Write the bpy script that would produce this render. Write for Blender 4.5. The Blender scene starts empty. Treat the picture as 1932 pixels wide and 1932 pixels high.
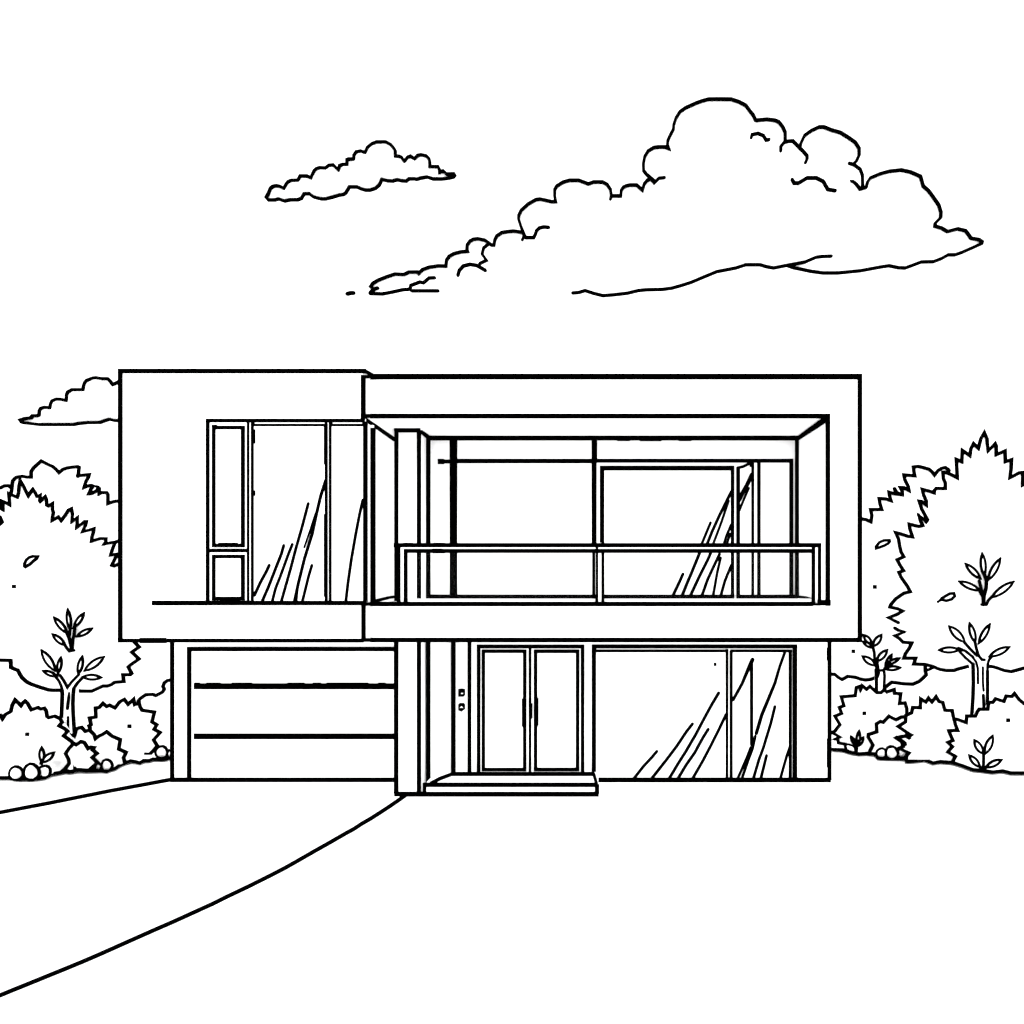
import bpy, math
from mathutils import Vector
from mathutils.geometry import delaunay_2d_cdt
R = math.radians
sc = bpy.context.scene
COL = sc.collection
F, VX, VY, EYE = 1450.0, 1240.0, 1125.0, 4.226      # focal length in picture units, level view axis, eye height
GK = EYE * F

def at(px, py, Y):
    return Vector(((px - VX) / F * Y, Y, EYE - (py - VY) / F * Y))
def gnd(px, py, z=0.0):
    Y = (EYE - z) * F / (py - VY)
    return Vector(((px - VX) / F * Y, Y, z))

class Crop:                                           # measured sketches -> picture units
    def __init__(s, x, y, k): s.x, s.y, s.k = x, y, k
    def __call__(s, t):
        return [(s.x + float(a.split(',')[0]) / s.k, s.y + float(a.split(',')[1]) / s.k) for a in t.split()]
    def p(s, a, b): return (s.x + a / s.k, s.y + b / s.k)
cA = Crop(500, 250, 4.391); cB = Crop(680, 340, 4.391); cC = Crop(1080, 180, 4.391); cD = Crop(1480, 180, 3.7154)
cE = Crop(1100, 480, 3.116); cF = Crop(0, 730, 6.438); cG = Crop(0, 900, 7.431); cH = Crop(0, 1160, 5.3667)
cI = Crop(0, 1360, 5.3667); cJ = Crop(1700, 840, 5.5517); cK = Crop(1700, 1050, 5.5517); cL = Crop(1640, 1240, 4.735)
cM = Crop(220, 720, 3.33); cN = Crop(400, 820, 4.83); cO = Crop(700, 730, 8.05); cP = Crop(700, 1060, 8.05)
cQ = Crop(1160, 820, 3.331); cR = Crop(320, 1260, 3.331); cS = Crop(760, 1260, 4.2); cT = Crop(1160, 1260, 3.578)

# ---------------------------------------------------------------- materials
def white(name, a=0.965, b=0.985, scale=3.0, rough=0.9, spec=0.0):
    m = bpy.data.materials.new(name); m.use_nodes = True
    nt = m.node_tree; bs = nt.nodes['Principled BSDF']
    tc = nt.nodes.new('ShaderNodeTexCoord'); n = nt.nodes.new('ShaderNodeTexNoise'); r = nt.nodes.new('ShaderNodeValToRGB')
    n.inputs['Scale'].default_value = scale; n.inputs['Detail'].default_value = 4
    r.color_ramp.elements[0].color = (a, a, a, 1); r.color_ramp.elements[1].color = (b, b, b, 1)
    nt.links.new(tc.outputs['Object'], n.inputs['Vector'])
    nt.links.new(n.outputs['Fac'], r.inputs['Fac']); nt.links.new(r.outputs['Color'], bs.inputs['Base Color'])
    bs.inputs['Roughness'].default_value = rough; bs.inputs['Specular IOR Level'].default_value = spec
    return m
M = dict(wall=white('white_plaster', scale=1.5), foliage=white('white_foliage', scale=6), bark=white('white_bark', scale=9),
         stone=white('white_stone', scale=8), cloud=white('white_cloud', scale=.05), ground=white('white_ground', scale=.4),
         drive=white('white_paving', scale=.8), glass=white('white_window_glass', .97, .985, 1, .6, .05), door=white('white_door', scale=2),
         metal=white('white_metal', scale=4))
ink = bpy.data.materials.new('black_ink'); ink.use_nodes = True
_nt = ink.node_tree; _b = _nt.nodes['Principled BSDF']; _n = _nt.nodes.new('ShaderNodeTexNoise'); _r = _nt.nodes.new('ShaderNodeValToRGB')
_r.color_ramp.elements[0].color = (0, 0, 0, 1); _r.color_ramp.elements[1].color = (.0004, .0004, .0004, 1)
_nt.links.new(_n.outputs['Fac'], _r.inputs['Fac']); _nt.links.new(_r.outputs['Color'], _b.inputs['Base Color'])
_b.inputs['Specular IOR Level'].default_value = 0; _b.inputs['Roughness'].default_value = 1
clear = bpy.data.materials.new('clear_glass'); clear.use_nodes = True
_nt = clear.node_tree; _nt.nodes.clear()
_o = _nt.nodes.new('ShaderNodeOutputMaterial'); _m = _nt.nodes.new('ShaderNodeMixShader'); _t = _nt.nodes.new('ShaderNodeBsdfTransparent')
_g = _nt.nodes.new('ShaderNodeBsdfGlossy'); _g.inputs['Roughness'].default_value = .02
_m.inputs[0].default_value = .002
_nt.links.new(_t.outputs[0], _m.inputs[1]); _nt.links.new(_g.outputs[0], _m.inputs[2]); _nt.links.new(_m.outputs[0], _o.inputs[0])

WX = 1.95                                             # a touch of extra line width
class MB:
    def __init__(s): s.v = []; s.f = []; s.m = []
    def add(s, vs, fs, mi):
        o = len(s.v); s.v += [Vector(a) for a in vs]
        for f in fs: s.f.append([o + i for i in f]); s.m.append(mi)
    def hexa(s, q, mi):                               # q: 4 front + 4 back corners
        s.add(q, [(0, 1, 2, 3), (7, 6, 5, 4), (0, 4, 5, 1), (1, 5, 6, 2), (2, 6, 7, 3), (3, 7, 4, 0)], mi)
    def box(s, x0, x1, y0, y1, z0, z1, mi=0):
        s.hexa([(x0, y0, z0), (x1, y0, z0), (x1, y0, z1), (x0, y0, z1), (x0, y1, z0), (x1, y1, z0), (x1, y1, z1), (x0, y1, z1)], mi)
    def rect(s, px0, py0, px1, py1, Y, d=.03, mi=0):  # a block whose face stands at distance Y
        a = at(px0, py0, Y); b = at(px1, py1, Y)
        s.box(min(a.x, b.x), max(a.x, b.x), Y, Y + d, min(a.z, b.z), max(a.z, b.z), mi)
    def ink(s, px0, py0, px1, py1, Y, d=.02, pro=.008):
        e = WX / 2
        s.rect(px0 - e, py0 - e, px1 + e, py1 + e, Y - pro, d, 1)
    def cink(s, C, x0, y0, x1, y1, Y, **k):
        a = C.p(x0, y0); b = C.p(x1, y1); s.ink(a[0], a[1], b[0], b[1], Y, **k)
    def frame(s, C, x0, y0, x1, y1, w, Y, **k):       # four ink bars
        s.cink(C, x0, y0, x1, y0 + w, Y, **k); s.cink(C, x0, y1 - w, x1, y1, Y, **k)
        s.cink(C, x0, y0 + w, x0 + w, y1 - w, Y, **k); s.cink(C, x1 - w, y0 + w, x1, y1 - w, Y, **k)
    def stroke(s, pts, w, Y, closed=False, t=.03, mi=1, ground=False, miter=2.0, z0=.004, th=.02):
        P = [Vector(p) for p in pts]
        Q = [P[0]]
        for p in P[1:]:
            if (p - Q[-1]).length > .3: Q.append(p)
        if closed and (Q[0] - Q[-1]).length < .3: Q.pop()
        n = len(Q)
        ws = w if isinstance(w, (list, tuple)) else [w] * n
        if len(ws) != n: ws = [ws[min(len(ws) - 1, int(i * len(ws) / n))] for i in range(n)]
        L = []; Rr = []
        for i in range(n):
            h = (ws[i] + WX) / 2
            a = Q[i - 1] if (i > 0 or closed) else None
            b = Q[(i + 1) % n] if (i < n - 1 or closed) else None
            if a is None: d = (b - Q[i]).normalized(); nn = Vector((-d.y, d.x)); k = 1
            elif b is None: d = (Q[i] - a).normalized(); nn = Vector((-d.y, d.x)); k = 1
            else:
                d1 = (Q[i] - a).normalized(); d2 = (b - Q[i]).normalized()
                n1 = Vector((-d1.y, d1.x)); n2 = Vector((-d2.y, d2.x)); nn = n1 + n2
                if nn.length < 1e-3: nn = n1.copy()
                nn.normalize(); k = min(1 / max(nn.dot(n1), .05), miter)
            L.append(Q[i] + nn * h * k); Rr.append(Q[i] - nn * h * k)
        vs = []
        for i in range(n):
            for p in (L[i], Rr[i]):
                if ground:
                    g = gnd(p.x, p.y, z0); vs += [(g.x, g.y, z0), (g.x, g.y, z0 - th)]
                else:
                    yy = Y[i] if isinstance(Y, list) else Y
                    g = at(p.x, p.y, yy); vs += [(g.x, yy, g.z), (g.x, yy + t, g.z)]
        fs = []
        m = n if closed else n - 1
        for i in range(m):
            a = 4 * i; b = 4 * ((i + 1) % n)
            fs += [(a, b, b + 2, a + 2), (a + 1, a + 3, b + 3, b + 1), (a, a + 1, b + 1, b), (a + 2, b + 2, b + 3, a + 3)]
        if not closed:
            fs += [(0, 2, 3, 1), (4 * n - 4, 4 * n - 3, 4 * n - 1, 4 * n - 2)]
        s.add(vs, fs, mi)
        # round joints so sharp turns stay solid
        for i in range(n):
            h = (ws[i] + WX) / 2 * .98
            if ground: continue
            yy = (Y[i] if isinstance(Y, list) else Y) + .0006
            ring = [Q[i] + Vector((math.cos(k * math.pi / 4), math.sin(k * math.pi / 4))) * h for k in range(8)]
            fr = [at(p.x, p.y, yy) for p in ring]
            s.add(fr + [Vector((q.x, q.y + t * .9, q.z)) for q in fr],
                  [tuple(range(8)), tuple(range(15, 7, -1))] + [(k, k + 8, (k + 1) % 8 + 8, (k + 1) % 8) for k in range(8)], mi)
    def beam(s, a, b, w, mi=1):                       # ink bar between two points of the building, w in metres
        d = (b - a).normalized(); u = d.cross(Vector((0, 1, 0)))
        if u.length < .1: u = d.cross(Vector((1, 0, 0)))
        u = u.normalized() * w / 2; v = d.cross(u).normalized() * w / 2
        q = [a - u - v, a + u - v, a + u + v, a - u + v]
        s.hexa(q + [p + (b - a) for p in q], mi)
    def poly(s, pts, Y, d, mi=0):                     # thick slab of a traced outline
        vs, fs = cdt(pts, [])
        fr = [at(p[0], p[1], Y) for p in vs]; n = len(fr)
        bk = [Vector((p.x, p.y + d, p.z)) for p in fr]
        m = len(pts); base = [at(p[0], p[1], Y) for p in pts]
        s.add(fr + bk, list(fs) + [tuple(i + n for i in reversed(f)) for f in fs], mi)
        s.add(base + [Vector((p.x, p.y + d, p.z)) for p in base], [(i, i + m, (i + 1) % m + m, (i + 1) % m) for i in range(m)], mi)
    def pillow(s, pts, Y, front, back, step=13, reach=None, mi=0):
        xs = [p[0] for p in pts]; ys = [p[1] for p in pts]
        inner = []; n = len(pts)
        def dist(x, y):
            b = 1e9
            for i in range(n):
                ax, ay = pts[i]; bx, by = pts[(i + 1) % n]; dx, dy = bx - ax, by - ay
                t = max(0, min(1, ((x - ax) * dx + (y - ay) * dy) / (dx * dx + dy * dy + 1e-9)))
                b = min(b, math.hypot(ax + t * dx - x, ay + t * dy - y))
            return b
        def inside(x, y):
            c = False
            for i in range(n):
                ax, ay = pts[i]; bx, by = pts[(i + 1) % n]
                if (ay > y) != (by > y) and x < (bx - ax) * (y - ay) / (by - ay) + ax: c = not c
            return c
        y = min(ys) + step / 2; r = 0; dm = 0
        while y < max(ys):
            x = min(xs) + step * (.5 if r % 2 else 1)
            while x < max(xs):
                if inside(x, y):
                    d = dist(x, y)
                    if d > step * .45: inner.append((x, y)); dm = max(dm, d)
                x += step
            y += step * .87; r += 1
        reach = reach or max(dm * .8, 5)
        vs, fs = cdt(pts, inner)
        fr = []; bk = []
        for p in vs:
            d = dist(p[0], p[1]); t = min(1, d / reach); sm = t * t * (3 - 2 * t); rd = math.sqrt(max(0, 1 - (1 - t) ** 2))
            a = at(p[0], p[1], Y); fr.append(at(p[0], p[1], Y - front * sm + .004)); bk.append(Vector((a.x, Y + .004 + back * rd, a.z)))
        m = len(fr)
        s.add(fr + bk, list(fs) + [tuple(i + m for i in reversed(f)) for f in fs], mi)
    def dot(s, C, x, y, r, Y):
        cx, cy = C.p(x, y); s.ink(cx - r, cy - r, cx + r, cy + r, Y, d=.02)
    def build(s, name, parent=None, base=None, mat='wall', label=None):
        me = bpy.data.meshes.new(name); b = Vector(base) if base is not None else Vector((0, 0, 0))
        if parent is not None:
            r = parent
            while r.parent: r = r.parent
            b = r.location.copy()
        me.from_pydata([tuple(v - b) for v in s.v], [], s.f)
        me.materials.append(M[mat] if isinstance(mat, str) else mat); me.materials.append(ink)
        for p, mi in zip(me.polygons, s.m): p.material_index = mi
        me.update()
        o = bpy.data.objects.new(name, me); COL.objects.link(o)
        if parent is not None: o.parent = parent
        elif base is not None: o.location = b
        if label: o['label'] = label
        return o
def cdt(pts, inner):
    n = len(pts)
    vs, es, fs, _, _, _ = delaunay_2d_cdt([Vector(p) for p in list(pts) + list(inner)], [(i, (i + 1) % n) for i in range(n)], [], 1, .01)
    return [(v.x, v.y) for v in vs], [tuple(f) for f in fs]
def tag(o, label, cat, group=None):
    o['label'] = label; o['category'] = cat
    if group: o['group'] = group
    return o
def thing(name, base, label, cat, group=None):
    o = bpy.data.objects.new(name, None); COL.objects.link(o); o.location = base
    return tag(o, label, cat, group)
def leafshape(b, t, hw, n=7):
    b = Vector(b); t = Vector(t); d = t - b; u = Vector((-d.y, d.x)).normalized()
    f = [(i / n) for i in range(n + 1)]
    wid = lambda k: hw * math.sin(math.pi * min(1, k ** 1.0)) ** .85 if 0 < k < 1 else 0
    return [tuple(b + d * k + u * wid(k)) for k in f] + [tuple(b + d * k - u * wid(k)) for k in reversed(f[1:-1])]
def leaf(parent, C, bx, by, tx, ty, hw, Y, w=3.7, name='leaf'):
    m = MB(); k = C.k
    pts = leafshape(C.p(bx, by), C.p(tx, ty), hw / k)
    m.poly(pts, Y + .004, .02, 0); m.stroke(pts, w, Y, closed=True, t=.02, miter=1.6)
    return m.build(name, parent, mat='foliage')

# ================================================================ setting
g = MB(); g.add([(-300, -60, -.004), (300, -60, -.004), (300, 420, -.004), (-300, 420, -.004)], [(0, 1, 2, 3)], 0)
g.build('ground', mat='ground')['kind'] = 'structure'
LE = [(-60, 1636.3), (0, 1624.6), (100, 1605.5), (220, 1581.5), (341, 1559)]
RE = [(814, 1586)] + Crop(400, 1560, 4.391)('1800,135 1740,178 1700,205 1670,226 1580,285 1500,336 1420,382 1350,428 1280,466 1200,512 1120,558 1000,625 920,671 840,717 740,773 620,835 440,925 230,1025 110,1085')
RE += Crop(0, 1780, 4.391)('1780,158 1600,240 1500,285 1380,337 1260,390 1080,470 860,568 720,628 540,702 360,775 220,832 130,868 40,905 -300,1040')
d = MB(); dp = LE + [(788, 1561), (810, 1580)] + RE
_vs, _fs = cdt(dp, [])
d.add([gnd(p[0], p[1], 0.0) for p in _vs], _fs, 0)
d.stroke(LE, 6.4, 0, ground=True); d.stroke(RE, 6.2, 0, ground=True)
d.build('driveway', mat='drive')['kind'] = 'structure'
def bed(front, back, skips):
    m = MB(); pts = front + back
    v, f = cdt(pts, []); m.add([gnd(p[0], p[1], 0.0) for p in v], f, 0)
    for a, b in skips: m.stroke(front[a:b], 4.4, 0, ground=True, z0=.04, th=.01)
    m.build('planting_bed', mat='ground')['kind'] = 'structure'
lf = [(-60, 1555)] + cI('0,1045 90,1045 180,1062 333,1060 470,1045 550,1003 610,995 655,988 690,975 740,987 785,978 800,958 850,960 920,970 1000,965 1090,968 1140,978 1190,955 1240,945 1280,915 1335,888 1400,865 1450,872 1502,887 1540,860 1600,862 1640,845 1740,850 1830,835')
bed(lf, [(341, 1500), (-60, 1500)], [(0, len(lf))])
rf = cL('108,1223 220,1227 280,1250 370,1265 440,1260 515,1265 548,1305 650,1308 820,1310 820,1338 900,1332 1000,1320 1070,1352 1140,1338 1255,1347 1350,1377 1450,1415 1540,1422 1640,1437 1730,1425 1810,1445 1932,1445') + [(2110, 1546)]
bed(rf, [(2110, 1480), (1662, 1480)], [(0, len(rf))])

# ================================================================ clouds
CY = 90.0
def cloud(name, body, strokes, label, front=3.0, back=6, step=16, fills=()):
    c = sum((Vector(p) for p in body), Vector((0, 0))) / len(body)
    m = MB(); m.pillow(body, CY, front, back, step)
    for pts, w, cl, inner in strokes:
        m.stroke(pts, w, (CY - front - .1) if inner else CY - .35, closed=cl, t=.25)
    return tag(m.build(name, base=at(c.x, c.y, CY), mat='cloud'), label, 'cloud')
s1 = cA('137,632 160,590 175,552 195,535 230,528 262,535 295,553 312,520 330,495 360,482 418,481 437,443 500,443 533,460 545,430 560,398 580,380 610,370 660,374 690,350 730,346 775,392 783,352 810,342 848,342 848,300 862,294 909,294 909,262 930,232 970,224 1008,238 1030,192 1070,160 1110,144 1190,144 1235,168 1262,200 1274,220 1274,268 1310,270 1330,280 1353,314 1385,277 1410,268 1443,293 1470,262 1500,257 1545,266 1570,290 1577,315 1577,360 1650,362 1663,385 1663,410 1695,398 1725,426 1790,424 1798,437 1785,452 1740,463 1680,470 1605,470 1555,452 1500,462 1460,473 1440,468 1395,469 1370,488 1330,486 1290,477 1250,488 1205,486 1155,474 1135,520 1100,552 1050,568 1010,568 970,556 935,540 870,540 840,590 820,606 780,612 720,630 660,645 620,645 560,630 535,615 520,600 472,600 448,640 415,653 350,653 300,664 245,645 215,654 155,654')
cloud('cloud', s1, [(s1, 4.3, True, False)], 'small thin white cloud alone above the left wing of the house', front=1.0)
t1 = cB('330,1033 290,1042 265,1022 285,992 330,965 405,935 480,910 560,914 600,893 680,892 688,905 720,872 780,850 860,838 928,840 932,790 955,755 1000,730 1060,715 1120,710 1112,690 1115,655 1140,620 1170,604 1210,600 1270,612 1310,640 1330,655 1350,655 1358,610 1375,575 1420,545 1470,537 1520,532 1560,537 1600,545 1615,560')
t2 = cB('1630,592 1590,500 1568,430 1568,395 1590,350 1650,295 1720,255 1755,251 1790,258 1860,274') + cC('138,975 128,930 128,870 145,840 200,805 260,788 340,788 425,820 470,803 550,803 590,825 620,870 627,925 710,925 712,880 730,850 760,836 790,830 850,830 900,875 915,820 940,790 970,775')
t3 = cC('1000,790 970,765 935,735 910,705 908,640 920,580 950,530 1000,500 1040,495 1100,495 1135,512 1120,480 1122,440 1145,390 1172,340 1175,300 1195,240 1230,185 1280,150 1370,110 1425,90 1480,75 1580,74 1680,75 1750,98 1810,130 1850,185 1875,215 1895,258') + cD('130,220 200,213 260,220 290,232 320,270 338,310 338,372')
t4 = cD('448,425 452,395 480,335 530,298 590,270 625,270 680,292 750,312 800,343 860,385 888,430 888,480 870,520 848,545')
t5 = cD('798,676 840,678 865,695 895,732 940,718 950,680 970,650 1040,620 1110,600 1200,590 1270,605 1345,638 1365,710 1405,745 1445,800 1480,850 1497,905 1495,945 1455,985 1452,1008 1500,1022 1545,1048 1620,1028 1680,1042 1705,1075 1720,1098 1780,1108 1803,1125 1800,1138 1740,1165 1650,1205 1600,1222 1550,1222 1500,1250 1440,1273 1350,1275 1290,1298 1230,1320 1180,1318 1110,1303 1050,1312 900,1340 820,1348 730,1357 620,1357 530,1345 450,1328 400,1318 350,1300')
bt = cE('140,328 180,325 218,313 270,330 330,345 390,340 480,330 550,313 600,308 700,306 760,298 820,281 880,262 960,228 1040,195 1160,172 1220,152 1310,152 1350,164 1395,172 1470,157 1590,135 1660,105 1700,100 1755,98')
inn = [(cC('970,770 1003,812 1045,770 1095,765'), 5), (cD('305,448 305,415 330,385 360,377 395,375 440,420 470,450 500,485 500,510 488,535'), 5.6),
       (cD('812,540 850,552 895,585 912,630 914,725'), 5), (cD('85,350 90,328 135,318 175,335 195,368 218,364'), 5.4),
       (cD('388,662 405,688 435,688 500,650 570,650 620,675 655,735 710,745'), 6),
       (cB('1310,640 1260,680 1246,735 1285,790 1230,815 1215,838'), 5), (cB('1033,922 1045,880 1080,840 1140,825 1200,835 1275,878'), 6),
       (cB('830,943 780,945 730,988 700,980 620,1010 610,1045 630,1058 860,1058'), 5.4), (cB('600,1045 550,1048 450,1070 370,1085 260,1082'), 5.4),
       (cB('300,1042 262,1075'), 6), (cB('1615,575 1598,612'), 4.5), (cB('1630,590 1700,590 1715,560 1725,530 1750,505 1790,496 1832,500'), 5.6), (cC('627,925 617,955'), 5)]
body = cB('255,1080 265,1022 285,992 330,965 405,935 480,910 560,914 600,893 680,892 720,872 780,850 860,838 928,840 932,790 955,755 1000,730 1060,715 1112,705 1115,655 1140,620 1170,604 1210,600 1270,612 1330,650 1350,650 1358,610 1375,575 1420,545 1520,532 1600,545 1590,500') + t2[3:-1] + t3[3:] + cD('395,375 440,420') + t4[1:] + cD('895,585 912,640 920,718') + t5[4:-1] + list(reversed(bt[:-4])) + cB('1300,1110 900,1100 370,1090')
# body must stay simple: keep it in order, dropping repeats
def dedup(P):
    Q = [P[0]]
    for p in P[1:]:
        if abs(p[0] - Q[-1][0]) + abs(p[1] - Q[-1][1]) > .5: Q.append(p)
    return Q
cloud('cloud', dedup(body), [(p, 4.6, False, False) for p in (t1, t2, t3, t4)] + [(t5, 4.6, False, False), (bt[:-3], 4.6, False, False)] + [(p, w - .7, False, True) for p, w in inn + [(bt[-6:] + [bt[-1]], 5.2)]],
      'largest white cloud, heaped puffs rising to the right above the balcony', 2.5, 9, 20)
wp = cB('45,1085 62,1072 95,1066 128,1075 125,1088 95,1094 62,1102')
m = MB(); m.pillow(wp, CY, .2, .6, 4); m.stroke(cB('62,1086 90,1079 118,1078'), 6.6, CY - .35, t=.15)
tag(m.build('cloud', base=at(697, 586, CY), mat='cloud'), 'tiny dark wisp of cloud left of the largest cloud', 'cloud')
s2 = cF('1640,180 1520,212 1447,252 1415,210 1380,173 1300,172 1235,160 1190,165 1110,195 1085,225 1070,270 1060,315 920,315 865,345 850,385 850,455 780,438 720,436 665,460 645,500 638,548 570,540 520,555 500,585 497,640 470,650 410,650 380,680 320,683 250,706 270,735 290,742 360,748 430,757 500,765 940,765 1000,752 1120,740 1280,738 1350,712 1400,697 1460,712 1525,715 1640,720')
cloud('cloud', s2 + [(330, 842), (350, 800), (320, 765)], [(s2, 4.5, False, False)], 'low white cloud partly hidden behind the left side of the house', 2, 4, 12)

# ================================================================ trees
def tree(label, body, strokes, Y, fr, bk, base, name='tree', dots=()):
    t = thing(name, base, label, 'tree')
    m = MB(); m.pillow(body, Y, fr, bk, 13)
    for p, w in strokes: m.stroke(p, w, Y - .035, t=.03)
    for C, x, y, r in dots: m.dot(C, x, y, r, Y - fr - .01)
    m.build('crown', t, mat='foliage')
    return t
def round_trunk(m, x0, x1, y0, Y, r):                # hidden lower bole down to the ground
    a = at(x0, y0, Y); b = at(x1, y0, Y)
    c = (a + b) / 2; rr = (b.x - a.x) / 2 * .9; n = 12
    vs = [(c.x + rr * math.cos(i * 2 * math.pi / n), c.y + r + .02 + r * math.sin(i * 2 * math.pi / n), z) for z in (c.z, -.02) for i in range(n)]
    m.add(vs, [(i, (i + 1) % n, (i + 1) % n + n, i + n) for i in range(n)] + [tuple(range(n)), tuple(range(2 * n - 1, n - 1, -1))], 0)

# left rear tree
b1 = cG('0,560 60,530 120,528 165,568') ; b2 = cG('160,640 168,560 180,460 210,425 240,402 280,396 330,388 380,400 455,402 455,320 490,265 550,210 607,160 700,210 780,245 830,290 868,335 930,285 990,265 1050,255 1150,245 1170,255 1155,380 1320,363 1310,400 1270,470 1240,558 1290,535 1350,522 1380,535 1340,590 1313,650 1350,648 1430,605 1455,560 1470,570 1468,648 1500,630 1580,632 1598,660 1598,795 1650,775 1720,758 1775,760')
full = [(-90, 1060), (-80, 1020), (-60, 1000), (-40, 985), (-20, 978)] + b1 + b2[1:] + [(255, 1010), (275, 1030), (290, 1060), (310, 1150), (315, 1250), (290, 1330), (200, 1370), (60, 1370), (-60, 1330), (-100, 1200)]
tl = tree('tree with ragged crown peeping above the tree at the left picture edge', full,
          [([(-60, 1000), (-40, 985), (-20, 978)] + b1, 4.8), (b2, 4.9), ([b2[-1], (255, 1010), (275, 1030), (290, 1060)], 5.4), (cG('1425,540 1455,548'), 4), (cG('1150,370 1148,392'), 5)],
          19.5, .7, 1.5, Vector((at(110, 1200, 20).x, 20.4, 0)))
m = MB(); round_trunk(m, 95, 130, 1350, 20.2, .2); m.build('trunk', tl, mat='bark')
# left front tree
a1 = cG('-20,800 -30,850 35,890 30,790 0,742 60,770 135,818 120,642 248,702 265,640 275,530 290,440 340,530 375,610 412,682 450,620 480,580 515,630 540,688 575,682 592,668 580,750 587,762 665,690 685,740 685,820 710,832 775,790 772,890 787,930 772,990 766,1048 860,992 900,1050 960,970 1010,890 1055,868 1070,950 1060,1065 1143,1000 1140,1090 1128,1157 1250,1060 1278,1060 1265,1120 1217,1215 1390,1165 1385,1210 1360,1290 1352,1355 1480,1315 1568,1315 1565,1370 1535,1402 1620,1380 1715,1362 1690,1410 1665,1470 1637,1562 1735,1545 1720,1580 1652,1715 1690,1725 1760,1690')
a2 = [(237, 1127), (262, 1160), (272, 1200), (262, 1240)] + cH('1440,670 1490,720 1410,775 1488,848 1400,910 1372,935 1410,1005 1395,1018 1315,1018 1325,1092 1225,1100 1190,1125 1150,1140 1100,1140 980,1195 860,1195 810,1185')
a3 = cH('650,1185 560,1185 520,1182 430,1155 330,1120 280,1095 230,1050 205,1010 185,970 150,958 110,940 108,865 0,862') + [(-25, 1320), (-35, 1290), (-55, 1270), (-45, 1230), (-62, 1200), (-45, 1160), (-50, 1120), (-25, 1095), (-28, 1065)]
a4 = cG('-25,1110 20,1068 -15,990')
tf = tree('tree with forked trunk and spiky round crown at the left picture edge', dedup(a1 + a2 + a3 + a4 + [(-6, 1020)]),
          [(a1, 4.5), (a2[4:], 5.0), (a2[:5], 5.3), (a3, 5.4), (a4, 5.4), (cG('1720,1362 1760,1350'), 5)], 16.6, .6, 1.4, Vector((at(136, 1500, 15.9).x, 15.9, 0)),
          dots=[(cH, 145, 70, 3)])
TY = 15.85
m = MB()
m.poly(cH('600,1040 640,1095 668,1180 665,1395 660,1640 700,1680 790,1680 795,1640 780,1395 785,1170 820,1115 880,1050 845,1015 770,1090 722,1155 680,1080 635,1022'), TY + .004, .16)
round_trunk(m, 123, 147, 1440, TY, .11)
m.stroke(cH('598,1042 632,1085 655,1135 668,1180'), 4.5, TY, t=.02)
m.stroke(cH('664,1180 668,1230 664,1330 660,1420 657,1500'), 7, TY, t=.02)
m.stroke(cH('637,1020 680,1080 722,1157 770,1092 842,1018'), 4.2, TY, t=.02)
m.stroke(cH('882,1048 822,1113 788,1165'), 4.5, TY, t=.02); m.stroke(cH('788,1165 782,1230 778,1330 781,1420 787,1530 795,1640'), 5.4, TY, t=.02)
m.stroke(cH('740,1212 735,1270 722,1380'), [3, 5, 5.5], TY - .004, t=.02); m.stroke(cI('728,400 728,550'), 4, TY - .004, t=.02)
m.stroke(cI('660,460 692,462'), 3, TY - .004, t=.02); m.stroke(cI('725,545 745,585 775,600 800,560'), 4, TY - .006, t=.02)
m.build('trunk', tf, mat='bark')
for a in [(590, 975, 443, 755, 34), (620, 1000, 650, 832, 20), (605, 1035, 460, 975, 20), (838, 1010, 880, 822, 23), (905, 975, 1112, 825, 32), (885, 1040, 1083, 1048, 25)]:
    leaf(tf, cH, *a, TY - .01)
LYf = 15.88
m = MB()
for p, w in [('748,535 742,600', 3.5), ('712,568 735,625 752,690 765,750', 4), ('800,512 792,590 778,640 770,755', 4.5), ('690,695 715,735 742,765 790,755', 4.2), ('750,520 800,520', 2), ('740,570 748,680', 2.5), ('770,690 770,750', 5)]:
    m.stroke(cH(p), w, LYf, t=.02)
m.build('twig', tf, mat='bark')
for a in [(748, 535, 724, 315, 20), (792, 508, 898, 355, 22), (822, 607, 985, 520, 22), (718, 570, 577, 402, 25), (695, 700, 562, 583, 24)]:
    leaf(tf, cH, *a, LYf - .01)
m = MB(); lp = cG('360,1728 360,1690 390,1630 430,1597 480,1580 560,1580 540,1612 500,1642 440,1697 372,1738')
m.poly(lp, 15.96, .02); m.stroke(lp, 4.6, 15.95, closed=True, t=.02, miter=1.5); m.build('leaf', tf, mat='foliage')

# right rear tree
r1 = [(1700, 1030)] + cJ('120,1095 180,1105 235,1130 245,1060 230,993 355,993 335,930 325,870 400,875 460,897 440,840 435,800 490,817 585,830 582,790 560,748 600,750 660,785 650,740 610,660 600,608 722,618 712,570 705,520 760,513 820,528 880,545 915,575 942,610 980,560 1020,535 1060,525 1095,550 1120,590 1190,640')
r2 = cL('90,515 140,515 175,545 210,565 265,535 340,545 385,562 430,570 480,565 525,550')
r3 = cL('620,640 650,615 680,592 730,597 780,605 880,610 940,585 980,550 1010,520 1000,480 1000,440')
tr = tree('slender tree with low sprigs between the house and the taller right tree', dedup(r1 + [(1930, 1000), (1930, 1300)] + list(reversed(r3)) + list(reversed(r2)) + [(1640, 1340), (1640, 1200), (1650, 1080)]),
          [(r1, 5.3), (r2, 5.2), (r3, 5.2), (cJ('495,762 520,805 560,825'), 6), (cL('1075,450 1040,468 1005,480'), 4)], 18.6, .5, 1.3, Vector((at(1760, 1400, 17.8).x, 17.8, 0)),
          dots=[(cK, 277, 687, 3), (cK, 38, 1403, 2.8)])
SY = 17.85
m = MB()
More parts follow.
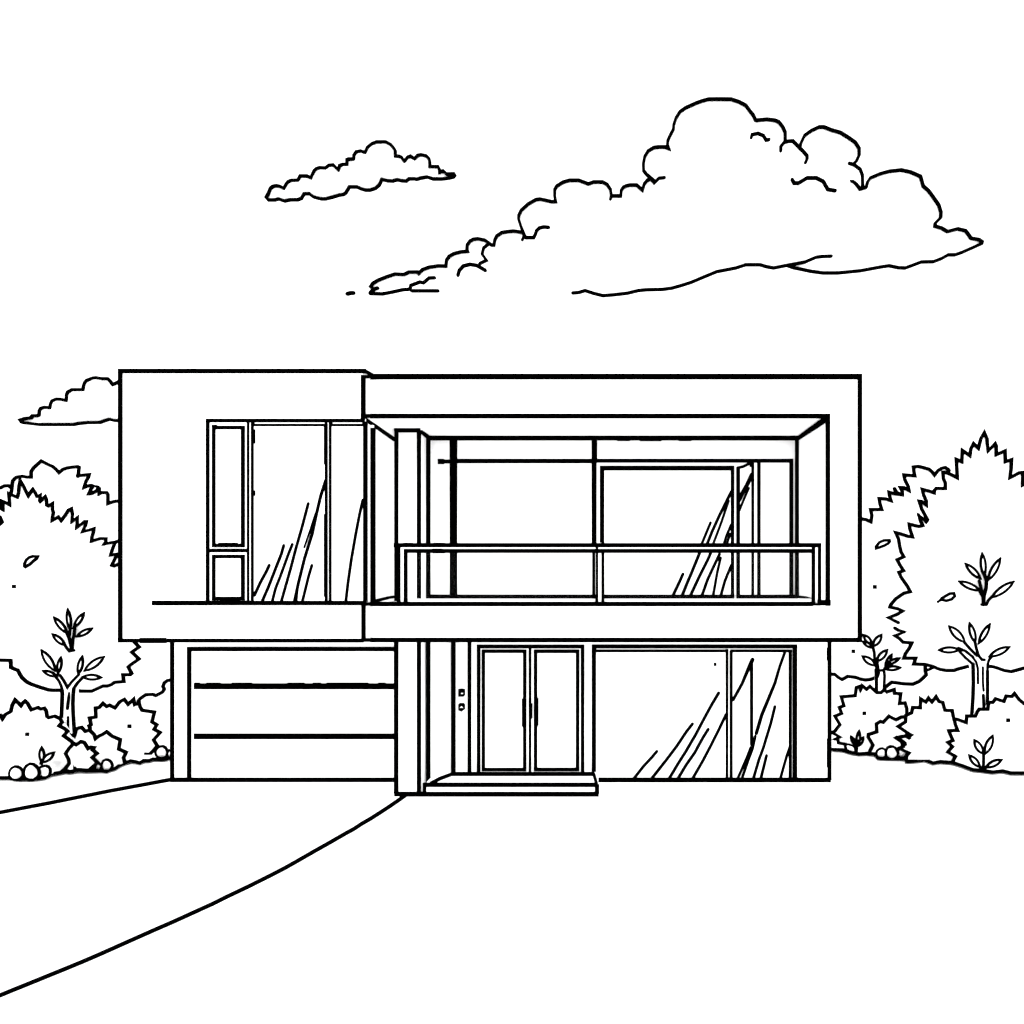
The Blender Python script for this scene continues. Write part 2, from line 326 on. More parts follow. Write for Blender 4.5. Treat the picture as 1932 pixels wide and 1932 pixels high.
m.poly(cL('535,470 545,430 600,455 605,470 605,680 600,720 540,720 532,680'), SY + .004, .14); round_trunk(m, 1753, 1768, 1385, SY, .07)
for p, w in [('532,470 535,540 537,690', 5.2), ('548,470 560,500 548,540', 3.5), ('605,470 612,530 605,665', 4.4), ('485,235 505,265 515,310 520,375', 4.2), ('528,375 545,430 550,470', 5.5), ('550,480 600,475 625,445', 4), ('545,395 535,440 550,470', 5), ('535,690 555,692 585,690 608,660', 4)]:
    m.stroke(cL(p), w, SY, t=.02)
m.build('trunk', tr, mat='bark')
for a in [(490, 228, 415, 142, 20), (500, 262, 408, 205, 16), (505, 248, 582, 142, 24), (525, 430, 405, 345, 25), (540, 390, 637, 285, 24), (620, 440, 680, 328, 15), (625, 425, 755, 362, 16), (615, 462, 762, 452, 18)]:
    leaf(tr, cL, *a, SY - .01)
m = MB(); lp = cK('290,262 290,240 330,190 380,170 440,168 443,182 425,205 380,230 320,252')
m.poly(lp, 18.04, .02); m.stroke(lp, 4.2, 18.03, closed=True, t=.02, miter=1.5); m.build('leaf', tr, mat='foliage')

# right front tree
f1 = cK('540,1085 430,1030 520,995 588,955 530,930 445,912 455,885 510,820 600,758 672,740 640,680 570,580 545,525 598,507 560,450 525,385 600,352 570,300 555,240 540,150 505,80') + cJ('560,1262 650,1292 697,1297 665,1200 660,1155 770,1182 810,1172 785,1120 762,1052 850,1130 865,1108 800,990 770,900 800,905 853,948 850,900 820,830 805,768 880,788 938,808 940,780 960,758 1062,760 1062,700 1040,650 1035,580 1070,580 1120,602 1195,640 1183,435 1245,462 1250,335 1335,395 1345,320 1375,260 1430,312 1455,210 1495,135 1525,210 1538,342 1615,260 1628,290 1628,385 1725,340 1730,462 1798,437 1793,540 1780,640 1830,615 1880,585 1925,580 1925,715')
f1 = f1[:-1] + [(2046, 970), (2062, 962), (2085, 972), (2082, 1005), (2110, 1010), (2105, 1060), (2130, 1085), (2125, 1140), (2145, 1180), (2130, 1240), (2140, 1290), (2110, 1330)]
f2 = cK('500,1145 540,1170 603,1188 500,1230 550,1260 590,1302 690,1310 660,1370 618,1430 600,1480 732,1480 710,1545 840,1550') + cL('1075,442 1100,455 1140,470 1200,480 1270,480 1310,466 1350,455 1445,430')
f3 = cL('1595,440 1640,443 1680,455 1750,480 1815,490 1870,475 1932,458') + [(2060, 1334), (2110, 1330)]
tg = tree('tallest spiky tree with thick trunk at the right picture edge', dedup(f1 + list(reversed(f3)) + list(reversed(f2))),
          [(f1, 5.3), (f2, 5.2), (f3, 5.4)], 17.2, .6, 1.6, Vector((at(1965, 1500, 16.45).x, 16.45, 0)))
GY = 16.45
m = MB()
m.poly(cL('1330,308 1380,360 1440,412 1455,450 1455,720 1445,1000 1590,1000 1590,480 1590,405 1630,345 1560,380 1500,340 1440,335 1380,290'), GY + .004, .2)
round_trunk(m, 1946, 1976, 1420, GY, .17)
for p, w in [('1325,300 1380,358 1445,415', 4), ('1450,415 1453,470 1455,600 1450,740 1440,900', 5.6), ('1330,283 1370,290 1440,345 1480,398 1495,460 1497,600', 3.6), ('1543,448 1543,590 1550,670', 3.3), ('1547,712 1553,830', 5), ('1630,345 1600,380 1588,420 1587,480', 4), ('1587,480 1587,850', 5.6)]:
    m.stroke(cL(p), w, GY, t=.02)
for p, w in [('1270,1300 1330,1370 1410,1452', 4.4), ('1388,1290 1405,1370 1430,1450 1465,1495 1495,1498', 4.4), ('1205,1365 1290,1402 1370,1470', 4)]:
    m.stroke(cK(p), w, GY - .003, t=.02)
m.build('trunk', tg, mat='bark')
for a in [(1275, 1300, 1103, 1125, 36), (1392, 1305, 1330, 1090, 27), (1432, 1315, 1555, 1102, 27), (1215, 1385, 990, 1390, 28), (1550, 1460, 1772, 1355, 30)]:
    leaf(tg, cK, *a, GY - .01)
m = MB(); UY = 16.5
for p, w in [('1495,550 1518,620 1515,700 1490,790 1483,885', 5.6), ('1437,620 1460,710 1483,780', 4.6), ('1440,725 1478,795 1483,850', 4.6), ('1515,888 1540,835 1590,785 1650,740', 4.2), ('1465,885 1510,886', 4)]:
    m.stroke(cK(p), w, UY, t=.02)
m.build('twig', tg, mat='bark')
for a in [(1492, 565, 1470, 315, 26), (1450, 595, 1285, 430, 28), (1537, 612, 1672, 370, 30), (1442, 727, 1213, 626, 28), (1575, 805, 1820, 628, 32)]:
    leaf(tg, cK, *a, UY - .01)
m = MB(); lp = cK('980,852 1020,815 1060,790 1110,762 1155,758 1165,790 1130,825 1070,842 1020,828')
m.poly(lp, 16.54, .02); m.stroke(lp, 4.4, 16.53, closed=True, t=.02, miter=1.5); m.build('leaf', tg, mat='foliage')

# ================================================================ bushes
GB = 'bushes in the beds beside the house'
def bush(label, body, strokes, Y, fr=.22, bk=.5, dots=()):
    cx = sum(p[0] for p in body) / len(body)
    m = MB(); m.pillow(body, Y, fr, bk, 9)
    for p, w in strokes: m.stroke(p, w, Y - .03, t=.025)
    for C, x, y, r in dots: m.dot(C, x, y, r, Y - fr - .01)
    return tag(m.build('bush', base=Vector((at(cx, 1500, Y).x, Y, 0)), mat='foliage'), label, 'bush', GB)
L1 = [(-60, 1475), (-45, 1450), (-25, 1447), (-12, 1432)] + cI('0,378 20,418 50,372 110,338 125,270 155,213 190,245 220,278 240,245 262,225 290,250 330,322 400,295 430,312 470,302 490,330 500,392 520,405 580,388 640,415 662,455 628,492 690,525 720,552 678,600 765,662 780,692 740,732 700,790 735,855 738,895 690,958 650,990')
bush('widest ragged bush at left picture edge, behind three round stones', L1 + cI('550,1003 250,1060 0,1050') + [(-60, 1560)], [(L1, 5.2)], 14.62, dots=[(cI, 287, 583, 2.8)])
L2s = cI('780,680 815,697 865,662 900,672 940,738 965,722 1005,728 990,752 1035,790 985,832 1040,888 1000,925 955,965')
bush('smallest ragged bush at the foot of the left forked trunk', L2s + cI('900,975 800,975 740,987 692,965 738,898 735,855 700,790 740,732 780,692'), [(L2s, 5.4), (cI('692,960 738,898 735,855 700,790 740,732 780,688'), 5), (cI('800,905 800,955'), 5), (cI('660,985 692,972 740,985 785,978 805,962 850,962 920,970 1000,966'), 5)], 14.45, .06, .2)
L3s = cI('775,645 800,592 810,530 840,515 870,508 912,553 955,535 1008,590 1020,632 1060,600 1095,585 1140,555 1200,605 1240,622 1287,640 1270,742 1350,778 1322,835 1335,885')
bush('low ragged bush between smallest bush and round bush, left of the garage', L3s + cI('1270,915 1235,950 1000,975 800,975 760,700'), [(L3s, 5.2)], 15.05, .12, .4)
L4s = cI('965,530 950,492 972,480 955,408 1025,398 1020,300 1060,295 1100,250 1140,285 1170,270 1230,300 1280,235 1330,208 1370,262 1430,205 1440,265 1490,245 1500,290 1520,325 1655,345 1627,450 1680,482 1650,530 1715,565 1645,645 1685,708 1640,760 1600,803 1550,795')
bush('large round ragged bush just left of the garage wall', L4s[:-1] + cI('1640,860 1500,900 1335,900 1270,930 1000,930 960,700'), [(L4s, 5.2), (cI('1600,803 1600,845'), 5)], 15.95, .2, .45, dots=[(cI, 1385, 497, 3)])
FBs = cI('1480,225 1500,200 1560,158 1640,155 1668,168 1740,130 1760,100 1745,70 1760,30 1795,5 1860,-5')
bush('smooth far bush rising behind round bush against the garage wall', FBs + [(372, 1372), (385, 1420), (370, 1500), (240, 1500), (250, 1440)], [(FBs, 5)], 17.3, .15, .5)
R1s = cL('105,1072 140,1055 190,992 142,912 207,885 183,830 228,812 202,728 335,717 345,640 380,628 385,668 400,620 442,657 475,628 540,688 580,688 612,658 635,682 705,658 708,695 768,698 755,792 808,785 825,840 825,895')
R1t = cL('120,1070 190,1110 140,1130 170,1130 175,1165 250,1180 320,1212 345,1250')
bush('large ragged bush against the right end of the house, slender trunk rising behind', R1s + cL('825,1250 500,1290') + list(reversed(R1t)), [(R1s, 5), (R1t, 4.6)], 16.55, .2, .5, dots=[(cL, 422, 884, 2.8)])
R2s = cL('470,1250 503,1185 458,1110 460,1085 540,1060 535,985 575,960 600,970 655,910 690,930 722,945 770,920 825,915')
bush('small bush behind the cluster of three stones on the right', R2s + cL('830,1000 830,1290 500,1290'), [(R2s, 5.2)], 16.12, .12, .35)
R3s = cL('1255,1347 1287,1292 1213,1250 1258,1200 1213,1160 1262,1142 1222,1050 1308,1048 1285,990 1268,930 1255,858 1185,855 1165,780 1130,772 1102,725 1062,778 1030,738 1005,778 955,745 952,832 880,828 870,880 815,905 812,965 742,1010 850,1082 825,1100 770,1105 720,1120 775,1155 790,1200 750,1215 845,1260 820,1290 820,1340')
bush('tall upright ragged bush right of the stone cluster', R3s + cL('900,1345 1070,1360 1140,1345'), [(R3s, 5.2), (cL('820,1085 870,1090 830,1110 875,1140 790,1190'), 5), (cL('730,1115 800,1165'), 7)], 15.42, .15, .5)
R4s = cL('1265,945 1300,940 1387,972 1392,910 1475,910 1492,870 1510,845 1592,845 1600,780 1640,780 1665,745 1745,772 1765,720 1820,725 1845,695 1890,755 1932,790') + [(2056, 1412), (2062, 1440), (2085, 1450), (2090, 1490)]
bush('wide bush at right picture edge, below the tallest tree', R4s + [(2090, 1552), (1990, 1545), (1905, 1528), (1890, 1400)], [(R4s, 5.2)], 15.8, .18, .5, dots=[(cL, 1785, 950, 3)])

# ================================================================ plants
def plant(label, C, stems, leaves, Y, base):
    t = thing('leafy_plant', base, label, 'plant', 'small leafy plants in the beds')
    m = MB()
    for p, w in stems: m.stroke(C(p) if isinstance(p, str) else p, w, Y, t=.02)
    m.build('stem', t, mat='foliage')
    for a in leaves: leaf(t, C, *a, Y - .01)
plant('two leafed sprout rising behind three round stones at left', cI, [('440,880 432,935 430,1060', 5)], [(448, 885, 443, 725, 24), (450, 885, 575, 780, 27)], 14.24, Vector((at(82, 1500, 14.24).x, 14.24, 0)))
plant('short three leafed plant near the right end of the house', cL, [('352,1180 348,1210 345,1255', 5)], [(356, 1190, 372, 1050, 16), (342, 1190, 295, 1105, 14), (356, 1195, 410, 1115, 17)], 16.1, Vector((at(1713, 1500, 16.1).x, 16.1, 0)))
plant('four leafed plant in front of the wide bush at right', cL, [('1552,1262 1550,1420', 4.4), ('1505,1375 1535,1415', 5), ('1585,1385 1560,1415', 4)], [(1545, 1268, 1465, 1138, 27), (1565, 1268, 1637, 1098, 28), (1515, 1392, 1416, 1283, 24), (1575, 1395, 1720, 1325, 24)], 14.72, Vector((at(1967, 1500, 14.72).x, 14.72, 0)))

# ================================================================ stones
def stone(label, C, x, y, rx, ry, rot=0, w=4.6, Y=None, group='round stones edging the beds'):
    cx, cy = C.p(x, y); k = C.k
    pts = []
    for i in range(14):
        a = i * 2 * math.pi / 14; q = 1 + .035 * math.sin(3 * a + x)
        ux, uy = rx / k * math.cos(a) * q, ry / k * math.sin(a) * q
        pts.append((cx + ux * math.cos(rot) - uy * math.sin(rot), cy + ux * math.sin(rot) + uy * math.cos(rot)))
    Y = Y or GK / (max(p[1] for p in pts) - VY) - .03
    m = MB(); m.pillow(pts, Y, .1, .2, 5); m.stroke(pts, w, Y - .025, closed=True, t=.02)
    tag(m.build('stone', base=Vector((at(cx, cy, Y).x, Y, 0)), mat='stone'), label, 'stone', group)
stone('leftmost round stone of the three before the widest bush', cI, 170, 1003, 72, 70, Y=14.02)
stone('biggest round stone, middle of the three before the widest bush', cI, 334, 990, 82, 86, Y=13.98)
stone('rightmost rounded stone of the three, under the sprout', cI, 475, 985, 62, 62, Y=14.06)
stone('single round stone between smallest and low bushes at left', cI, 1145, 918, 52, 58, w=5, Y=14.7)
stone('pebble tucked beside single round stone, next to smallest bush', cI, 1052, 933, 32, 32, w=4, Y=14.74)
stone('round stone beside the garage wall, right of the round bush', cI, 1733, 778, 60, 62, w=5, Y=15.6)
stone('tiny pebble touching the garage wall', cI, 1815, 793, 32, 34, w=4.5, Y=15.64)
stone('flat oval stone beside the three leafed plant at right', cL, 288, 1215, 52, 26, .5, w=4, Y=16.02)
stone('left round stone of the right hand cluster of three', cL, 583, 1262, 44, 42, w=4, Y=15.62)
stone('biggest round stone in middle of the right hand cluster', cL, 680, 1260, 55, 60, w=4.6, Y=15.58)
stone('rightmost stone of the right hand cluster, touching tall upright bush', cL, 772, 1262, 42, 38, w=4, Y=15.64)

# ================================================================ house
X = lambda px, Y: (px - VX) / F * Y
Z = lambda py, Y: EYE - (py - VY) / F * Y
YW, YF, YP, YQ, YB, YE = 11.655, 12.0, 13.27, 13.89, 14.1, 20.0
xw0, xw1 = X(240, YW), X(726, YW)
xr0, xr1 = X(1656, YF), X(1720, YF)
zt, zc, zf, zu = Z(753, YF), Z(832, YF), Z(1210.5, YF), Z(1280, YF)
H = thing('modern_house', Vector((-2.2, YF, 0)), 'two storey flat roofed white modern house with balcony and garage', 'house')
# left wing
m = MB(); m.box(xw0, xw1, YW, YE, Z(1281.5, YW), Z(742, YW))
m.ink(236.2, 738, 731, 745.8, YW); m.ink(236.2, 745.8, 244, 1284, YW); m.ink(236, 1278, 726, 1284.4, YW)
m.cink(cM, 200, 1853, 370, 1884, YW, pro=.01)
m.cink(cM, 280, 1605, 640, 1632, YW); m.ink(412, 1202.2, 731, 1209.7, YW)
m.cink(cO, 178, 165, 242, 875, YW, pro=.01); m.cink(cP, 186, 1190, 242, 1750, YW, pro=.01)
m.beam(at(730, 742, YW), at(750, 753, YF - .02), .05); m.beam(at(729, 832, YW + .02), at(742, 832, YF), .062); m.beam(at(729, 1208, YW + .02), at(742, 1208, YF), .06)
m.beam(at(728, 1280, YW + .02), at(742, 1280, YF), .062); m.beam(at(724, 753.5, YW), at(745, 753, YF), .045)
m.beam(at(729.8, 839.3, YW + .1), at(747.2, 851, 12.15), .06); m.beam(at(746, 850.2, 12.13), at(788, 879, 13.2), .062)
m.beam(at(748, 1202, 12.2), at(774.5, 1195.5, 12.9), .055); m.beam(at(773, 1195.6, 12.88), at(792, 1193.3, 13.2), .05)
m.build('left_wing', H)
# corner window of the wing
wn = MB(); wn.rect(411, 838, 731, 1203, YW - .02, .02)
for r in [(58, 87, 87, 1850), (58, 87, 1590, 115), (455, 115, 472, 1850), (494, 115, 522, 1850), (1247, 115, 1274, 1850), (1570, 115, 1613, 1850), (1208, 115, 1226, 1850), (87, 1343, 455, 1371)]:
    wn.cink(cN, *r, YW - .02)
wn.cink(cN, 1643, 175, 1690, 1850, YF); wn.rect(740, 850, 746, 1203, YF + .004, .05)
wn.ink(412, 1202.2, 731, 1209.7, YW - .028); wn.build('corner_window', H, mat='metal'); WIN = bpy.data.objects['corner_window']
def pane(C, x0, y0, x1, y1, Y, frame=0, extra=(), streaks=(), label=None, name='pane', parent=None, mat='glass', th=.01):
    m = MB(); a = C.p(x0, y0); b = C.p(x1, y1); m.rect(a[0], a[1], b[0], b[1], Y, th)
    if frame: m.frame(C, x0, y0, x1, y1, frame, Y)
    for r in extra: m.cink(C, *r, Y)
    for s_, w in streaks:
        m.stroke(C(s_), w, Y - .006, t=.005)  # glass reflections drawn as ink strokes on the pane
    return m.build(name, parent, mat=mat, label=label)
WYp = YW - .032
pane(cN, 117, 155, 425, 1322, WYp, 28, [(180, 1285, 360, 1300), (117, 145, 155, 160)], parent=WIN)
pane(cN, 117, 1401, 425, 1835, WYp, 28, [(195, 1832, 225, 1850), (245, 1832, 370, 1850)], parent=WIN)
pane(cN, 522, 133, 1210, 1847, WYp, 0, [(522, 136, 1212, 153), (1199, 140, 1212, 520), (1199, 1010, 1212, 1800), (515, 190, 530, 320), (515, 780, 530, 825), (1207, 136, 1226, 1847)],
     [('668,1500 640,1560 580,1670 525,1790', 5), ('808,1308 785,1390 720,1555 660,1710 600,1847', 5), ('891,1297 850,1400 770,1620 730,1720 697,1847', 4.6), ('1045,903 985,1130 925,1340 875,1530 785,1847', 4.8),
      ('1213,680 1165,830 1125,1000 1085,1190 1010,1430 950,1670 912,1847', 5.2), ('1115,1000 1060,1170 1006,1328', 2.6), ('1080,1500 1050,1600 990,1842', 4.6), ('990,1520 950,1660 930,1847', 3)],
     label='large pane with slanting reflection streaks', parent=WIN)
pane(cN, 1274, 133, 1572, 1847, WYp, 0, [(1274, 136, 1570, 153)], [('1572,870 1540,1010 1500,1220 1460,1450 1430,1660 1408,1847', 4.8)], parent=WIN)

# balcony surround: roof edge, side wall, slab
m = MB()
m.box(xw1, xr1, YF, YE, zc, zt); m.box(xr0, xr1, YF + .001, YE - .001, zf, zc); m.box(xw1, xr1, YF, YE, zu, zf)
m.ink(741, 748, 1723.8, 758, YF); m.ink(1716, 758, 1723.8, 1284, YF); m.ink(741, 1276.1, 1723.8, 1284, YF)
m.ink(738, 827.9, 1660, 835.8, YF); m.ink(1652.3, 832, 1659.8, 1211, YF); m.ink(738, 1204.3, 1625, 1211.8, YF); m.ink(1625, 1207, 1640, 1210.5, YF); m.ink(1636, 1200.7, 1661, 1210.2, YF)
m.beam(at(1649, 840, YF + .03), at(1594.5, 878.5, YB - .05), .07)
m.beam(at(1597, 1193.5, YB - .02), at(1612, 1195, 13.4), .05); m.beam(at(1611.5, 1195, 13.42), at(1628, 1202, 12.7), .05)
m.build('balcony_surround', H)
# upper rear wall
m = MB(); m.box(xw1, xr0, YB, YE - .01, zf, zc)
m.stroke([(856, 876), (1597, 876)], 8, 0, ground=True, z0=zc - .001, th=.012); m.ink(858, 874, 1597.7, 880, YB); m.ink(1591.4, 880, 1597.7, 1194, YB, pro=.16, d=.03)
m.ink(900, 880, 913.7, 1192, YB); m.ink(1184, 880, 1193.6, 1100, YB)
m.ink(808, 1190, 1468, 1197.5, YB, pro=.05); m.ink(1474, 1190.2, 1598, 1197.5, YB, pro=.05)
for a_, b_ in ((808, 1468), (1474, 1600)): m.stroke([(a_, 1194.4), (b_, 1194.4)], 7, 0, ground=True, z0=zf + .003, th=.01)
m.cink(cO, 1418, 1518, 1510, 1590, YB); m.cink(cO, 1500, 1528, 1620, 1578, YB); m.ink(913, 918.3, 1585.7, 925.7, YB)
for r in [(250, 195, 330, 204), (400, 195, 540, 205), (660, 195, 740, 204)]: m.cink(cQ, *r, YB, pro=.01)
m.build('balcony_wall', H)
# upper window and sliding door
wn = MB(); wn.rect(1193.6, 925.7, 1578, 1190, YB - .02, .02)
for r in [(1393, 335, 1418, 1240), (1183, 352, 1205, 1240), (1133, 352, 1158, 1240)]: wn.cink(cQ, *r, YB - .02)
wn.build('balcony_window', H, mat='metal'); W2 = bpy.data.objects['balcony_window']
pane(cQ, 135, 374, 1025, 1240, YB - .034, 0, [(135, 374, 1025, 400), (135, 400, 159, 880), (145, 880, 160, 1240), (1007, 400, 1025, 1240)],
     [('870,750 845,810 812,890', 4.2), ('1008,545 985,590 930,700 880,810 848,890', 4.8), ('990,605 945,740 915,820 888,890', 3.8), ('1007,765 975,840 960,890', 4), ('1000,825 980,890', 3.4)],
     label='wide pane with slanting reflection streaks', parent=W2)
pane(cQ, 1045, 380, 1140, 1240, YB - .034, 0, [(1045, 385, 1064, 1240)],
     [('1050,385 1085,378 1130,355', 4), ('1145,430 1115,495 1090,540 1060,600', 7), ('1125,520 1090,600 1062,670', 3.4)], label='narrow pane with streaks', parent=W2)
pane(cQ, 1205, 352, 1393, 1240, YB - .034, parent=W2)
# glass railing on the slab edge
RY = 12.08
rl = MB(); rl.rect(798, 1090, 1639, 1102, RY, .05)
rl.ink(788, 1086.8, 1641.8, 1093.8, RY); rl.ink(808, 1098.6, 1630, 1105.2, RY); rl.ink(1636.6, 1090, 1641.8, 1110, RY)
for r in [(860, 210, 1000, 225), (1350, 210, 1520, 225), (1330, 305, 1480, 325), (1340, 355, 1520, 371)]: rl.cink(cP, *r, RY, pro=.009)
rl.rect(1190, 1197.7, 1627, 1204.5, RY + .02, .03); rl.rect(808, 1197.7, 1195, 1204.5, RY + .02, .03)
rl.build('balcony_railing', H, mat='metal'); RL = bpy.data.objects['balcony_railing']
def post(a0, a1, b0, b1):
    m = MB(); m.rect(a0, 1094, b1, 1204.5, RY + .004, .05)
    m.ink(a0, 1093.5, a1, 1207, RY); m.ink(b0, 1105, b1, 1207, RY); m.build('post', RL, mat='metal')
post(794, 800, 808, 814); post(1192.2, 1195.7, 1203.6, 1208); post(1624.4, 1629.8, 1636.6, 1641.8)
m = MB(); m.rect(814, 1105, 1190, 1198, RY + .03, .01); m.ink(1185, 1105, 1189.8, 1197, RY + .03); m.build('glass_panel', RL, mat=clear)
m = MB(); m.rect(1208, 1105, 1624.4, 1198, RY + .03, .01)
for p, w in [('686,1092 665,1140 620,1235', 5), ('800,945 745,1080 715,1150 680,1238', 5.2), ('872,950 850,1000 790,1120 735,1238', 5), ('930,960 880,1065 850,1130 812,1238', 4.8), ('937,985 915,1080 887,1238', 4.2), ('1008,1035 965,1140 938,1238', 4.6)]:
    m.stroke(cQ(p), w, RY + .02, t=.008)  # reflection lines inked onto the clear panel
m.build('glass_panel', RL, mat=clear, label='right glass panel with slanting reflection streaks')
# pillar
m = MB(); m.box(X(792, YP), X(838, YP), YP, YQ, 0, zc)
m.stroke([(788, 860.5), (841, 860.5)], 7, 0, ground=True, z0=zc - .001, th=.012); m.ink(788.3, 858, 840.4, 864, YP); m.ink(788.3, 864, 796, 1587, YP); m.ink(834.2, 862, 841, 1587, YP)
for y0, y1 in ((908, 930), (955, 1085), (1170, 1178)): m.ink(786.3, y0, 789, y1, YP)
m.ink(788, 1584.3, 848, 1591.4, YP)
m.beam(at(840.4, 860.4, YP), at(857, 876, YQ), .075); m.ink(852.6, 875, 859.5, 1210, YQ, pro=.3, d=.03); m.ink(852.6, 1270, 859.5, 1568, 13.66, d=.03)
m.stroke([(788, 1588), (848, 1588)], 7, 0, ground=True, z0=.006)
m.build('pillar', H)
# ground floor
m = MB(); xg0, xg1 = X(344, YB), X(1658.5, YB)
m.box(xg0, xg1, YB, YE - .02, 0, zu)
a, b = X(857, 13.7), X(906, YB)
m.add([(X(857, YB), YB, 0), (a, 13.7, 0), (b, YB, 0), (X(857, YB), YB, zu), (a, 13.7, zu), (b, YB, zu)], [(0, 1, 4, 3), (1, 2, 5, 4), (3, 4, 5)], 0)
m.ink(340.4, 1270, 347.6, 1563, YB); m.ink(342, 1556, 790, 1563.2, YB); m.stroke([(340.4, 1559.6), (790, 1559.6)], 7, 0, ground=True, z0=.006); m.stroke([(1191, 1559.6), (1662, 1559.6)], 7, 0, ground=True, z0=.006)
m.cink(cS, 599, 60, 629, 1195, YB, pro=.1, d=.03); m.cink(cS, 738, 60, 764, 1195, YB)
m.cink(cT, 110, 1060, 1795, 1084, YB); m.cink(cT, 1774, 40, 1798, 1084, YB); m.cink(cT, 1768, 130, 1778, 215, YB); m.cink(cT, 1769, 780, 1778, 980, YB)
m.build('ground_floor_wall', H)
# garage door
m = MB(); m.rect(374, 1297, 790, 1558, YB - .03, .03)
m.cink(cR, 181, 115, 206, 990, YB - .03); m.cink(cR, 181, 115, 1565, 139, YB - .03); m.ink(374, 1556, 790, 1560, YB - .032)
m.build('garage_door', H, mat='door'); GD = bpy.data.objects['garage_door']
for y0, y1, ln in ((139, 357, 0), (392, 693, 0), (725, 986, 0)):
    p = MB(); a = cR.p(227, y0 + 6); b = cR.p(1560, y1 - 4); p.rect(a[0], a[1], b[0], b[1], YB - .04, .01)
    if y0 > 200: p.cink(cR, 227, y0 - 33, 1560, y0, YB - .04)
    if y0 == 392:
        for r in [(230, 353, 262, 362), (310, 353, 400, 362), (480, 353, 610, 362), (850, 353, 960, 362), (1020, 353, 1070, 362), (1110, 353, 1385, 362), (1455, 353, 1500, 362)]: p.cink(cR, *r, YB - .04)
    p.build('door_panel', GD, mat='door')
# doorstep
m = MB(); ys = 13.25
m.box(X(848.5, ys), X(1194, ys), ys, YB + .02, 0, Z(1570, ys))
m.cink(cS, 362, 1289, 385, 1370, ys); m.cink(cS, 375, 1287, 1805, 1316, ys); m.ink(846, 1584.5, 1197.6, 1591.4, ys); m.cink(cS, 1808, 1300, 1838, 1380, ys)
zs = Z(1570, ys) + .002
m.stroke([(905, 1547.6), (880, 1557), (861, 1567)], 6, 0, ground=True, z0=zs, th=.01)
m.stroke([(1187, 1546), (1190.5, 1558), (1194, 1571)], 5, 0, ground=True, z0=zs, th=.01)
m.stroke([(903, 1547.8), (1189, 1547.8)], 7, 0, ground=True, z0=zs, th=.01)
m.stroke([(846, 1588), (1197.6, 1588)], 7, 0, ground=True, z0=.006)
m.build('doorstep', H)
# double front door
m = MB(); a = cS.p(816, 127); b = cS.p(1713, 1195); m.rect(a[0], a[1], b[0], b[1], YB - .02, .02)
for r in [(816, 127, 840, 1195), (816, 127, 1713, 151), (1690, 127, 1713, 1195), (1252, 151, 1268, 1195)]: m.cink(cS, *r, YB - .02)
m.build('front_door', H, mat='door'); FD = bpy.data.objects['front_door']
for x0, x1 in ((857, 1226), (1295, 1671)):
    p = MB(); a = cS.p(x0, 168); b = cS.p(x1, 1183); p.rect(a[0], a[1], b[0], b[1], YB - .034, .012); p.frame(cS, x0, 168, x1, 1183, 23 if x0 > 1000 else 22, YB - .034)
    p.build('door_leaf', FD, mat='door')
for x0, y0, x1, y1 in ((1195, 582, 1225, 808), (1296, 577, 1327, 800)):
    p = MB(); p.cink(cS, x0, y0, x1, y1, YB - .05, d=.03); p.cink(cS, x0 + 8, y0 - 12, x1 - 8, y1 + 12, YB - .048, d=.024)
    if x0 < 1200: p.cink(cS, 1266, 620, 1276, 740, YB - .04)
    p.build('handle', FD, mat='metal')
for nm, pts, hole in (('intercom', '657,497 685,493 713,497 713,548 700,561 657,561', '681,529 697,529 697,537 681,537'),
                      ('doorbell', '668,614 702,614 713,627 713,665 685,687 657,676 656,627', '671,653 684,640 697,653')):
    p = MB(); p.poly(cS(pts), YB - .03, .03, 1); p.poly(cS(hole), YB - .035, .006, 0); p.build(nm, H, mat='metal')
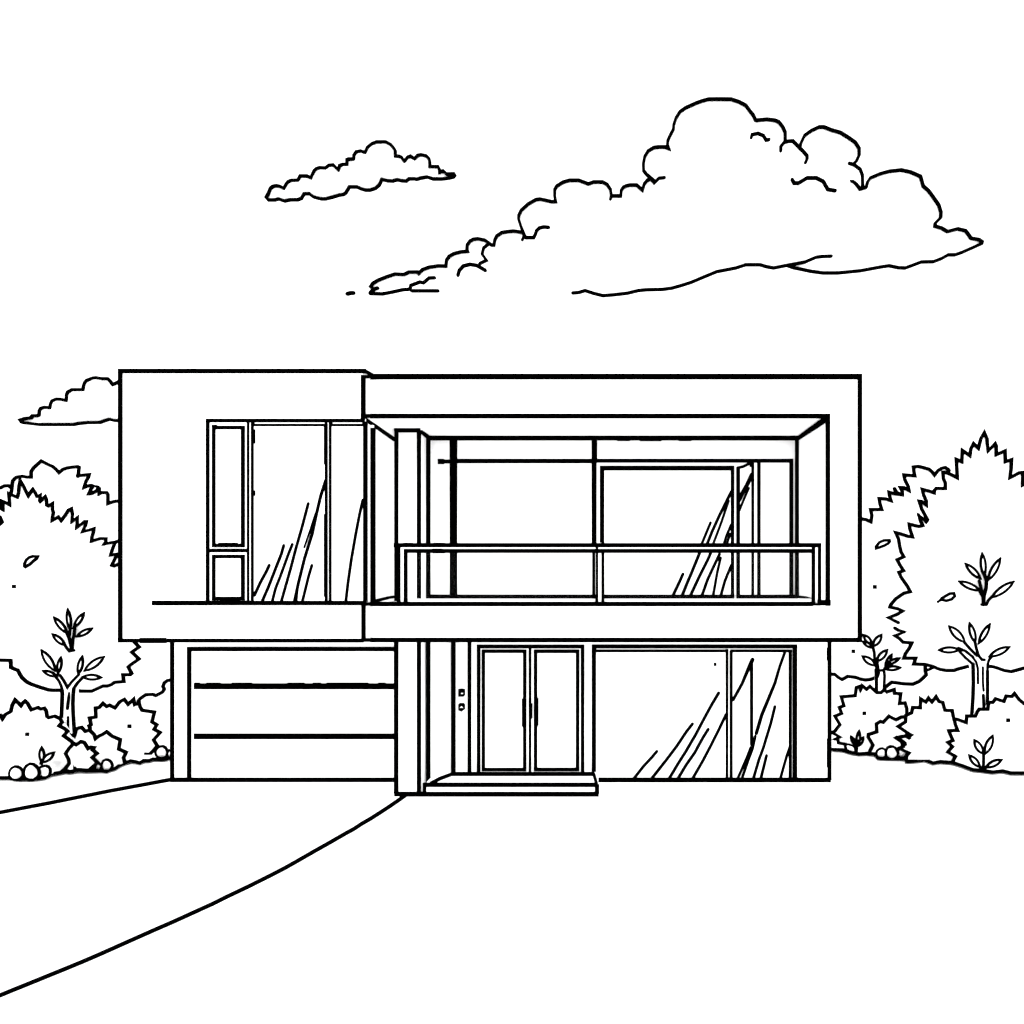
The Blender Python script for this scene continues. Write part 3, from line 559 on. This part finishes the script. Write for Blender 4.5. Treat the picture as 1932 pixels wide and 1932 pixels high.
# ground floor window
m = MB(); a = cT.p(87, 107); b = cT.p(1552, 1062); m.rect(a[0], a[1], b[0], b[1], YB - .02, .02)
for r in [(87, 107, 114, 1062), (87, 107, 1552, 129), (1524, 107, 1552, 1062), (1074, 150, 1094, 1062)]: m.cink(cT, *r, YB - .02)
for r in [(112, 190, 121, 480), (112, 740, 120, 860)]: m.cink(cT, *r, YB - .02)
m.ink(1192, 1556, 1595, 1560, YB - .034); m.build('ground_floor_window', H, mat='metal'); W3 = bpy.data.objects['ground_floor_window']
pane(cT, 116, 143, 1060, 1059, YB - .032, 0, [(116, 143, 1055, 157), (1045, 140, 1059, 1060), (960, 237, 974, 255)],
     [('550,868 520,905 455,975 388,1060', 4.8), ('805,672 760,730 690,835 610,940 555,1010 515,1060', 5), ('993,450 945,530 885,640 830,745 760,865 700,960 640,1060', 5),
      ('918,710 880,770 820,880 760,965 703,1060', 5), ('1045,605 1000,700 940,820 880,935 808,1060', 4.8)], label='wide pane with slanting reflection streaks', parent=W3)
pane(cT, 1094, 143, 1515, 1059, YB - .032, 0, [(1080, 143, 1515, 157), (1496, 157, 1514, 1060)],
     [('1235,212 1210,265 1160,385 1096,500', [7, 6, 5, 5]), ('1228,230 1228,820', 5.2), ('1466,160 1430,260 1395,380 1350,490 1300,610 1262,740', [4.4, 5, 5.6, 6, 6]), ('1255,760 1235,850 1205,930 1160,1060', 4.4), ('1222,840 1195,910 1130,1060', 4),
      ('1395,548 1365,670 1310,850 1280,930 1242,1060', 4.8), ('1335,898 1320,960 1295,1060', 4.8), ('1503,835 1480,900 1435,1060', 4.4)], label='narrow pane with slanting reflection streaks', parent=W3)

# ================================================================ camera, light, render
cam = bpy.data.cameras.new('camera'); co = bpy.data.objects.new('camera', cam); COL.objects.link(co)
co.location = (0, 0, EYE); co.rotation_euler = (R(90), 0, 0)
cam.sensor_width = 36; cam.lens = 36 * F / 2048; cam.shift_x = -(VX - 1024) / 2048; cam.shift_y = (VY - 1024) / 2048; cam.clip_end = 1000
sc.camera = co
w = bpy.data.worlds.new('World'); sc.world = w; w.use_nodes = True
bg = w.node_tree.nodes['Background']; bg.inputs[0].default_value = (1, 1, 1, 1); bg.inputs[1].default_value = 1.0
sun = bpy.data.lights.new('sun', 'SUN'); sun.energy = 1.0; sun.angle = R(25); sun.color = (1, 1, 1)
so = bpy.data.objects.new('sun', sun); COL.objects.link(so); so.rotation_euler = (R(58), 0, R(12))
sc.view_settings.view_transform = 'Standard'; sc.view_settings.look = 'None'; sc.view_settings.exposure = 1.1; sc.view_settings.gamma = 1
sc.render.resolution_x = 1024; sc.render.resolution_y = 1024
try:
    sc.cycles.max_bounces = 16; sc.cycles.diffuse_bounces = 12; sc.cycles.transparent_max_bounces = 16
except Exception: pass
